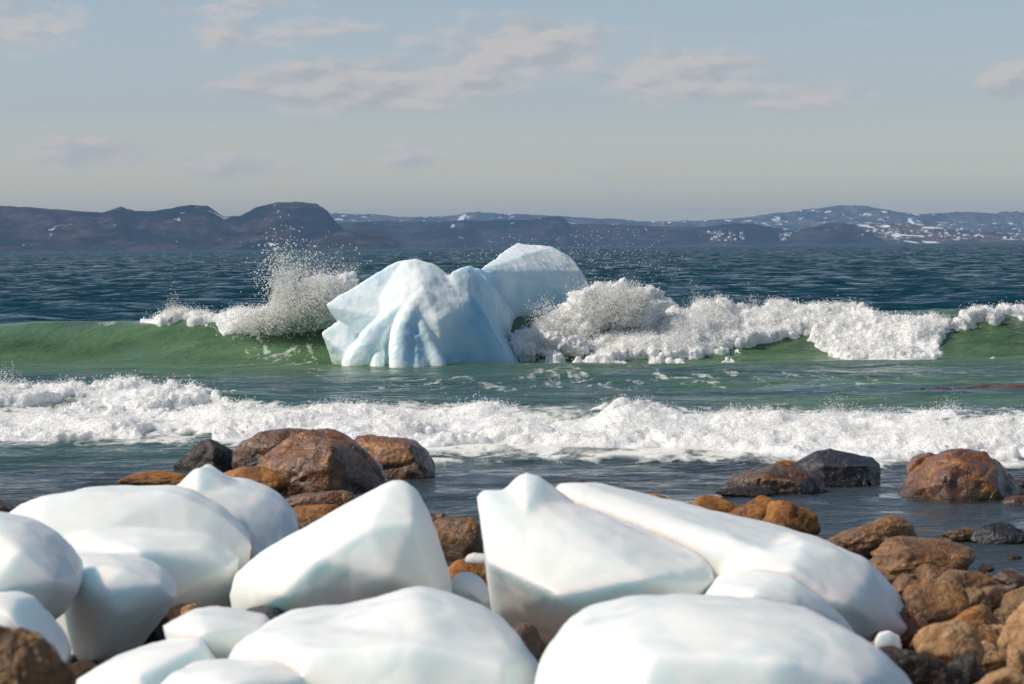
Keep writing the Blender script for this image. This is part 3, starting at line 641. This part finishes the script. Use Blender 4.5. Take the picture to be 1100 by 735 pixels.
ice([slab([(940,690),(945,681),(955,678),(966,683),(969,698),(940,700)], 17.6, (), .15, .8)], 'tiny white ice chunk on the dark rock beside the long slab', 27, 0.008, 1, 0.008, 0.001)
# ------------------------------------------------------------------ beach
xs = np.concatenate([np.linspace(-40, -9, 30), np.linspace(-8.8, 8.8, 260), np.linspace(9, 40, 30)]); ys = np.concatenate([np.linspace(-20, 9, 20), np.linspace(9.3, 40, 300), np.linspace(41, 90, 40)])
GX, GY = np.meshgrid(xs, ys); GZ = np.where(GY < 27, 0.05*(27-GY), -0.045*(GY-27)) + 0.05*fbm2(GX*1.5, GY*1.5, 4, 8) - 0.10
m = rock_mat('beach_shingle', (0.06, 0.035, 0.02), (0.14, 0.085, 0.05), (0.25, 0.16, 0.09), 0.3, 0.3, 2.5)
o = link('beach', np_mesh('beach', np.stack([GX, GY, GZ], -1).reshape(-1, 3), grid_faces(len(ys), len(xs)), m)); tag(o, 'brown shingle beach sloping into the sea', 'beach', kind='structure')

# ------------------------------------------------------------------ rocks
def rock_shape(seed, sharp=9, npl=13, ico=ICO5, rough=0.04, crev=0.035):
    r = np.random.default_rng(seed); D = ico[0]
    D = D/np.linalg.norm(D, axis=1)[:, None]
    pn = r.normal(size=(npl, 3)); pn /= np.linalg.norm(pn, axis=1)[:, None]; pd = r.uniform(0.62, 1.0, npl)
    dt = np.clip(D @ pn.T, 0.0, None)/pd
    s = (np.sum(dt**sharp, axis=1) + 1.0**sharp*0.25)**(-1/sharp)
    v = D*s[:, None]
    nn = fbm3(v*1.6+seed, 3, seed)*0.09 + fbm3(v*5+seed, 4, seed+5, 0.6)*rough - crev*(1-np.abs(fbm3(v*1.5+seed*2, 2, seed+7)))**7
    return v*(1+nn)[:, None]
SEED = [100]
def rock(px0, px1, top, base, mat, label, depth=None, sharp=9, Y=None, group=None, rough=0.05, sink=0.35, hi=False, water=False, yaw=0):
    SEED[0] += 1; ico = ICO6 if hi else ICO5
    v = rock_shape(SEED[0], sharp, ico=ico, rough=rough)
    px = (px0+px1)/2
    if Y is None:
        Y = 25.0
        for _ in range(30): Y = 0.5*Y + 0.5*base_dist(px, base, max(zb(Y)-0.05, 0.0))
    wx = (px1-px0)/FPX*Y; zt = P(px, top, Y)[2]; zbse = P(px, base, Y)[2]
    hz = (zt-zbse); full = hz*(1+sink)
    v = v - (v.max(0)+v.min(0))/2; v = v/(v.max(0)-v.min(0))
    dp = wx*(depth or 0.75)
    v = v*np.array([wx, dp, full])
    c = P(px, base, Y); off = np.array([c[0], Y+dp*0.42, zt-full/2])
    m = np_mesh('boulder', v+off, ico[1], mat)
    o = link('boulder', m, (off[0], off[1], zt-full)); return tag(o, label, 'boulder', group)
GB = 'boulders along the shoreline'
def hrock(parts, mat, label, seed, voxel=0.022, smooth=4, amp=0.025, fine=0.010, lo=0.6, ridged=0.04):
    parts = [list(p)+[q-np.array([0, 0, 0.45]) for q in p if q[2] < 0.5] for p in parts]
    return fuse('boulder', parts, mat, voxel, smooth, lo, amp, label, 'boulder', GB, fine=fine, seed=seed, ridged=ridged)
# hero boulders
hrock([slab([(272,505),(280,490),(300,475),(322,468),(335,460),(352,459),(368,466),(385,478),(400,492),(412,505),(417,518),(410,540),(275,540)], 35.3,
            [(352,500,34.6),(355,530,34.6),(300,500,34.85),(285,528,34.75),(330,478,35.0),(395,525,35.0),(355,480,34.75)], 1.0, .8)], M_RUST, 'largest rust brown boulder with a crack across its lit left face', 41, 0.016, 2)
hrock([slab([(186,501),(196,490),(208,478),(224,471),(232,474),(250,484),(262,491),(276,501),(270,508),(190,508)], 39.2, [(228,480,38.95),(228,505,38.8)], .5, .6)], M_DARK, 'dark triangular boulder at the left of the largest boulder', 42, 0.016, 3)
hrock([slab([(250,485),(262,473),(280,464),(310,460),(335,462),(335,500),(270,504),(252,500)], 38.0, [(290,480,37.7)], .7, .8)], M_BROWN, 'flat topped dark brown boulder behind the largest boulder', 43, 0.016, 3)
hrock([slab([(376,478),(382,469),(395,467),(420,471),(445,474),(458,482),(468,497),(470,508),(400,510),(380,500)], 38.0, [(410,482,37.6),(440,480,37.6),(450,500,37.5),(400,500,37.6)], .8, .8)], M_RUST, 'glossy rust boulder right behind the largest boulder, before the foam', 44, 0.016, 3)
hrock([slab([(848,510),(856,496),(875,484),(893,482),(906,487),(914,493),(925,489),(938,491),(945,500),(947,520),(940,532),(850,532)], 35.8, [(885,500,35.4),(930,500,35.4),(912,505,35.7)], .7, .75)], M_BLACK, 'double humped black wet boulder in the shallows', 45, 0.016, 3)
hrock([slab([(770,528),(785,514),(805,506),(832,500),(860,504),(880,512),(890,527),(880,536),(780,536)], 34.6, [(820,512,34.2),(860,520,34.2)], .7, .75)], M_BROWN, 'low speckled brown boulder leaning on the black boulder', 46, 0.016, 3)
hrock([slab([(964,536),(978,518),(1000,498),(1020,485),(1040,480),(1058,483),(1075,495),(1092,515),(1106,535),(1100,548),(966,548)], 33.4, [(1010,515,32.8),(1020,540,32.75),(1060,515,32.85),(1085,540,32.9),(1030,495,33.0)], .9, .8),
       slab([(976,505),(985,492),(998,487),(1012,489),(1015,520),(978,525)], 34.2, (), .5, .8)], M_RUST, 'big rounded rust boulder at the right edge with dark front', 47, 0.016, 3)
for a in [
 (123,207,507,527,M_ORANGE,'flat orange weed covered rock awash behind the peaked ice',.6),
 (226,312,502,534,M_ORANGE,'orange weedy boulder just right of the ice peak',.6),
 (298,392,528,556,M_RUST,'low ledge rock in front of the largest boulder',.5),
 (300,372,543,572,M_ORANGE,'orange stone tucked under the low ledge rock',.5),
 (452,484,551,574,M_BROWN,'small brown stone at the waterline by the pyramid ice',.8),
 (461,524,556,604,M_WARM,'rounded brown boulder between the pyramid ice and upright ice',.8),
 (470,545,597,640,M_TANO,'flat tan orange rock above the small bluish ice lump',.7),
 (597,657,516,531,M_BROWN,'low dark rock in the water behind the upright ice',.6),
 (672,729,532,552,M_ORANGE,'orange rock showing above the long ice slab',.7),
 (828,870,495,512,M_ORANGE,'small ochre rock behind the black boulder',.7),
 (768,835,524,534,M_DARK,'thin dark rock awash before the speckled boulder',.4),
 (733,800,534,572,M_ORANGE,'orange boulder with a split beside its twin above the slab',.7),
 (765,848,534,574,M_ORANGE,'larger weedy orange boulder with dark right side',.7),
 (820,884,538,582,M_ORANGE,'square weedy boulder behind its rounder neighbour',.7),
 (814,872,556,590,M_ORANGE,'small orange boulder peeping over the long slab',.7),
 (878,992,557,602,M_WARM,'long brown boulder sloping left at the water edge',.6),
 (930,1057,580,626,M_WARM,'wide wet brown boulder above the cobbles',.6),
 (1010,1055,567,584,M_OLIVE,'small glossy olive rock in the right shallows',.7),
 (1043,1108,562,585,M_BLACK,'dark glossy rock at the right edge in the shallows',.6),
 (1086,1125,515,528,M_BROWN,'flat brown rock behind the right edge boulder',.6),
 (-25,20,536,556,M_BROWN,'brown rock cut by the left edge above the ice mound',.8),
 (1078,1125,533,545,M_RUST,'reddish stone awash in front of the right edge boulder',.6),
 (987,1030,608,632,M_WARM,'narrow upright brown stone below the wide wet boulder',.9),
 (955,1000,618,642,M_WARM,'warm brown stone touching the end of the long slab',.8),
 (1000,1060,615,643,M_GREY,'speckled grey brown stone in the row behind the large warm brown boulder',.8),
 (1022,1078,615,642,M_WARM,'brown weedy stone in the row behind the cobbles',.8),
 (1064,1120,613,640,M_BROWN,'brown stone at the right edge just above the waterline',.8),
 (966,1046,629,680,M_WARM,'large warm brown boulder to the right of the long slab',.7),
 (1030,1068,632,662,M_GREY,'smooth grey brown stone right of the large warm brown boulder',.8),
 (1046,1086,631,653,M_WARM,'flat chestnut stone among the upper cobbles',.8),
 (1078,1122,629,660,M_GREY,'speckled round stone at the right edge of the cobbles',.8),
 (958,1000,652,690,M_RUST,'dark red stone hugging the end of the long slab',.8),
 (1068,1098,650,668,M_OLIVE,'small olive stone beneath the speckled round stone',.8),
 (1006,1088,652,694,M_TANO,'tan rock streaked with bright orange',.7),
 (983,1062,670,722,M_TAN,'big pale tan boulder right of the tiny ice chunk',.8),
 (1026,1078,668,702,M_WARM,'brown slab shaped stone under the orange streaked rock',.8),
 (1060,1092,673,698,M_TAN,'small tan stone left of the tall tan boulder',.8),
 (1076,1135,648,720,M_TAN,'tall tan boulder leaning at the right edge',.9),
 (1045,1078,690,712,M_TAN,'rounded tan cobble behind the dark front stones',.8),
 (1056,1092,702,724,M_GREY,'brownish cobble next to the tall tan boulder',.8),
 (1084,1130,698,730,M_TAN,'tan stone in the lower right corner',.8),
 (1040,1120,720,760,M_TAN,'broad tan stone cut by the bottom edge at right',.8),
 (940,1040,696,750,M_DARK,'blackish cracked rock beside the huge front slab',.8),
 (1012,1058,704,740,M_DARK,'smooth dark stone in the shadow of the pale tan boulder',.8),
 (172,215,649,675,M_TAN,'tan stone behind the rounded ice block',.8),
 (146,192,657,706,M_DARK,'dark shaded rock between rounded ice and flat topped piece',.8),
 (245,318,653,680,M_BLACK,'black stone under the foot of the pyramid ice',.7),
 (68,106,699,716,M_DARK,'dark pebble under the rounded ice block',.8),
 (62,112,710,735,M_TAN,'tan pebble at the bottom left beside the narrow ice',.8),
 (500,560,658,690,M_BROWN,'brown rock edge between small bluish lump and front slab',.8),
 (530,592,672,710,M_BROWN,'brown rock under the blue undercut ice face',.8),
]:
    nw = a[3] < 540
    rock(a[0], a[1], a[2], a[3], a[4], a[5], a[6], sharp=7 if nw else 9, group=GB, hi=(a[1]-a[0] > 80), rough=0.028)
rock(-70, 92, 676, 800, M_GREY, 'out of focus brown boulder in the bottom left corner', .8, Y=10.8, group=GB, hi=True, sharp=8)
# cobbles filling the gaps between the named rocks
rg = random.Random(4); lib = [np_mesh('cobble', (lambda v: v/np.abs(v).max())(rock_shape(700+k, 8, 12, ICO5, 0.04, 0.03)), ICO5[1], mt) for k, mt in enumerate([M_WARM, M_TAN, M_GREY, M_RUST, M_OLIVE, M_DARK, M_TAN, M_BROWN])]
GC = 'small cobbles filling the gaps between the boulders'
k = 0
spots = []
for _ in range(900):
    if len(spots) >= 64: break
    zone = rg.random()
    if zone < 0.62: px, yy = rg.uniform(930, 1140), rg.uniform(15.5, 27)
    elif zone < 0.8: px, yy = rg.uniform(430, 600), rg.uniform(17.5, 26)
    else: px, yy = rg.uniform(20, 330), rg.uniform(15, 19)
    r = rg.uniform(0.06, 0.13)
    p = P(px, 500, yy); xx = p[0]
    if any((xx-a)**2+(yy-b)**2 < (r+c)**2*0.55 for a, b, c in spots): continue
    spots.append((xx, yy, r))
for k, (xx, yy, r) in enumerate(spots):
    dry = yy < 20
    me = lib[rg.choice([1, 1, 2, 6, 0, 5] if dry else [0, 3, 4, 5, 2, 7])]
    o = bpy.data.objects.new('cobble', me); col.objects.link(o)
    o.location = (xx, yy, zb(yy)-0.06+r*0.35); o.scale = (r, r*rg.uniform(.7, 1), r*rg.uniform(.5, .75)); o.rotation_euler = (0, 0, rg.uniform(0, 6.3))
    tag(o, 'small rounded cobble lying among the larger shore boulders', 'cobble', GC)

# ------------------------------------------------------------------ far shore
def hill_mat(name, c1, c2, dark, snow):
    m, n, l, b = new_mat(name)
    g = n.new('ShaderNodeTexCoord').outputs['Object']
    mp = n.new('ShaderNodeMapping'); l.new(g, mp.inputs[0]); mp.inputs['Scale'].default_value = (1, 0.5, 2.0)
    t1 = tex(n, l, mp.outputs[0], 0.006, 7, 0.62, 0.5); t2 = tex(n, l, mp.outputs[0], 0.03, 6, 0.65); t3 = tex(n, l, mp.outputs[0], 0.012, 6, 0.7, 0.8)
    c = mixc(n, l, ramp(n, l, t2.outputs[0], [(0.4, 0.0), (0.6, 1.0)]).outputs[0], c1, c2)
    c = mixc(n, l, ramp(n, l, t1.outputs[0], [(0.45, 0.0), (0.55, 1.0)]).outputs[0], c, dark)
    c = mixc(n, l, ramp(n, l, t3.outputs[0], [(snow, 0.0), (snow+0.03, 1.0)]).outputs[0], c, (0.85, 0.85, 0.87))
    l.new(c, b.inputs['Base Color']); b.inputs['Roughness'].default_value = 1; b.inputs['Specular IOR Level'].default_value = 0
    l.new(bump(n, l, t2.outputs[0], 1.0, 8), b.inputs['Normal'])
    return m
def hills(prof, Y0, depth, mat, seed, label, rough=0.10, cliff=1.0):
    pxs = np.linspace(prof[0][0], prof[-1][0], 700); top = np.interp(pxs, [p[0] for p in prof], [p[1] for p in prof])
    nt = 90; t = np.linspace(0, 1.5, nt); xs_ = []; hz_ = []
    Yr = Y0+depth
    for a, b_ in zip(pxs, top):
        q = P(a, b_, Yr); xs_.append(q[0]/Yr); hz_.append(max(q[2], 0))
    xs_ = np.array(xs_); hz_ = np.array(hz_)
    YY = Y0 + depth*t[:, None] + 0*xs_[None]; XX = xs_[None]*YY
    tt = t[:, None]
    shape = np.where(tt < 1, 1-(1-tt)**(1.6*cliff), np.cos((tt-1)*2.2)**2*0.98+0.02*0)
    nn = fbm2(XX/420+seed, YY/300, 6, seed, 0.55); rg_ = 1-np.abs(fbm2(XX/230, YY/260+seed, 4, seed+5))
    env = np.clip(tt*4, 0, 1)*np.clip(np.abs(1-tt)*3.0, 0, 1)
    ZZ = hz_[None]*shape*(1 + rough*2.2*nn*env) - hz_[None]*rough*1.6*rg_**2*env + hz_[None]*0.025*fbm2(XX/60, YY/80, 4, seed+9, 0.6)*np.clip(tt*5, 0, 1)
    ZZ = np.minimum(ZZ, hz_[None]*(1.0+0.02*nn)); ZZ[0] = -3
    v = np.stack([XX, YY, ZZ], -1).reshape(-1, 3)
    o = link('hills', np_mesh('hills', v, grid_faces(nt, len(xs_)), mat)); return tag(o, label, 'hills', kind='structure')
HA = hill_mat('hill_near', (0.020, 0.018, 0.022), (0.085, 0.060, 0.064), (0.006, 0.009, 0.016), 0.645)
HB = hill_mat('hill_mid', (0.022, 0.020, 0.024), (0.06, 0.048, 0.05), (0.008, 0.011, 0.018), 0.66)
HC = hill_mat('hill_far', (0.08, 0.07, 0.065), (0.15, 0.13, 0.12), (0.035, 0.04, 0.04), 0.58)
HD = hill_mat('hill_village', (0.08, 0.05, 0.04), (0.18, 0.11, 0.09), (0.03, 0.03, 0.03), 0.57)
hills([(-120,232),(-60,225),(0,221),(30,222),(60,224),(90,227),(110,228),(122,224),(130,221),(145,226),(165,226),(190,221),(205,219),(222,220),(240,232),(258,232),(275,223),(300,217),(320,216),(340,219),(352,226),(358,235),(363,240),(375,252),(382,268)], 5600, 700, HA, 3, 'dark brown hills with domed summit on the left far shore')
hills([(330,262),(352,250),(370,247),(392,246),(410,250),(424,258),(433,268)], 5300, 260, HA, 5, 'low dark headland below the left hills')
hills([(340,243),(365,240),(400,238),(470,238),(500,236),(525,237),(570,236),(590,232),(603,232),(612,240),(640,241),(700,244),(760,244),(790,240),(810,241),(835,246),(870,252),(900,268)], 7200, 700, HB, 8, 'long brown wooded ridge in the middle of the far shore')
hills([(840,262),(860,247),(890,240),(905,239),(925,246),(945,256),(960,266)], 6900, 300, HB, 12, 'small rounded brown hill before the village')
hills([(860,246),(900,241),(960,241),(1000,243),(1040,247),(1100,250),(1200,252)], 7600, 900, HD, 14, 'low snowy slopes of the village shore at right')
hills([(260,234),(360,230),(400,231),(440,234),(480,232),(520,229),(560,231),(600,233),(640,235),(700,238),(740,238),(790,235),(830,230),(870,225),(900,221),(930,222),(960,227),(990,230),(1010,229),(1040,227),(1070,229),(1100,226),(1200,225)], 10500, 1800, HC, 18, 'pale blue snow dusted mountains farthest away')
# village houses strewn along the far shore
def house(xx, yy, zz, s, rot, wall, roof, label):
    bm = bmesh.new(); w_, d_, h_, r_ = s, s*0.75, s*0.5, s*0.35
    v = [bm.verts.new(q) for q in [(-w_/2,-d_/2,-s),(w_/2,-d_/2,-s),(w_/2,d_/2,-s),(-w_/2,d_/2,-s),(-w_/2,-d_/2,h_),(w_/2,-d_/2,h_),(w_/2,d_/2,h_),(-w_/2,d_/2,h_),(-w_/2,0,h_+r_),(w_/2,0,h_+r_)]]
    for f in [(0,1,5,4),(1,2,6,9,5),(2,3,7,6),(3,0,4,8,7)]: bm.faces.new([v[i] for i in f])
    mw = bpy.data.meshes.new('wall'); bm.to_mesh(mw); bm.free(); mw.materials.append(wall)
    bm = bmesh.new(); e = s*0.05
    v = [bm.verts.new(q) for q in [(-w_/2-e,-d_/2-e,h_-e),(w_/2+e,-d_/2-e,h_-e),(w_/2+e,0,h_+r_+e),(-w_/2-e,0,h_+r_+e),(-w_/2-e,d_/2+e,h_-e),(w_/2+e,d_/2+e,h_-e)]]
    bm.faces.new([v[0], v[1], v[2], v[3]]); bm.faces.new([v[3], v[2], v[5], v[4]])
    mr_ = bpy.data.meshes.new('roof'); bm.to_mesh(mr_); bm.free(); mr_.materials.append(roof)
    root = bpy.data.objects.new('house', None); col.objects.link(root); root.location = (xx, yy, zz); root.rotation_euler.z = rot; tag(root, label, 'house', 'village houses on the far shore')
    for nm, me in (('wall', mw), ('roof', mr_)):
        o = bpy.data.objects.new(nm, me); col.objects.link(o); o.parent = root
def flat(name, c, rough=0.7):
    m, n, l, b = new_mat(name); g = n.new('ShaderNodeTexCoord').outputs['Object']; t = tex(n, l, g, 0.8, 3)
    l.new(mixc(n, l, t.outputs[0], c, tuple(v*0.85 for v in c)), b.inputs['Base Color']); b.inputs['Roughness'].default_value = rough; return m
WH, RD, SN, GR = flat('white_wall', (.8, .78, .74)), flat('red_wall', (.35, .12, .08)), flat('snowy_roof', (.8, .8, .82)), flat('grey_roof', (.18, .17, .17))
dg = bpy.context.evaluated_depsgraph_get(); dg.update()
rh = random.Random(12)
for k in range(90):
    px = rh.choice([rh.uniform(925, 1098), rh.uniform(925, 1098), rh.uniform(930, 1060), rh.uniform(760, 800), rh.uniform(838, 850)])
    py = rh.uniform(247, 258) if px > 900 else rh.uniform(250, 260)
    d = ray(px, py); dv = Vector(d).normalized()
    hit, loc_, nor, idx, ob, _ = scene.ray_cast(dg, Vector((d[0]*300, 300, CAMH+d[2]*300)), dv)
    if not hit or ob.name[:5] != 'hills': continue
    red = rh.random() < 0.2; sn = rh.random() < .5
    house(loc_.x, loc_.y, loc_.z, rh.uniform(4.5, 9), rh.uniform(-.6, .6), RD if red else WH, SN if sn else GR,
          ('tiny %s house with %s roof ' % ('red' if red else 'white', 'snowy' if sn else 'dark')) + ('in the village on the right far shore' if px > 900 else 'on the wooded shore left of the small rounded hill'))

# ------------------------------------------------------------------ haze
m = bpy.data.materials.new('haze_air'); m.use_nodes = True; n, l = m.node_tree.nodes, m.node_tree.links; n.clear()
o_ = n.new('ShaderNodeOutputMaterial'); pv = n.new('ShaderNodeVolumePrincipled'); l.new(pv.outputs[0], o_.inputs['Volume'])
pv.inputs['Color'].default_value = (0.38, 0.64, 1.0, 1); pv.inputs['Density'].default_value = 6.5e-5; pv.inputs['Anisotropy'].default_value = 0.0
bm = bmesh.new(); bmesh.ops.create_cube(bm, size=1); me = bpy.data.meshes.new('haze'); bm.to_mesh(me); bm.free(); me.materials.append(m)
ho = bpy.data.objects.new('haze', me); col.objects.link(ho); zlo = -8.0; zhi = 175.0
ho.scale = (34000, 14300, zhi-zlo); ho.location = (0, 14300/2-200, (zhi+zlo)/2); tag(ho, 'thin blue sea haze', 'haze', kind='stuff')
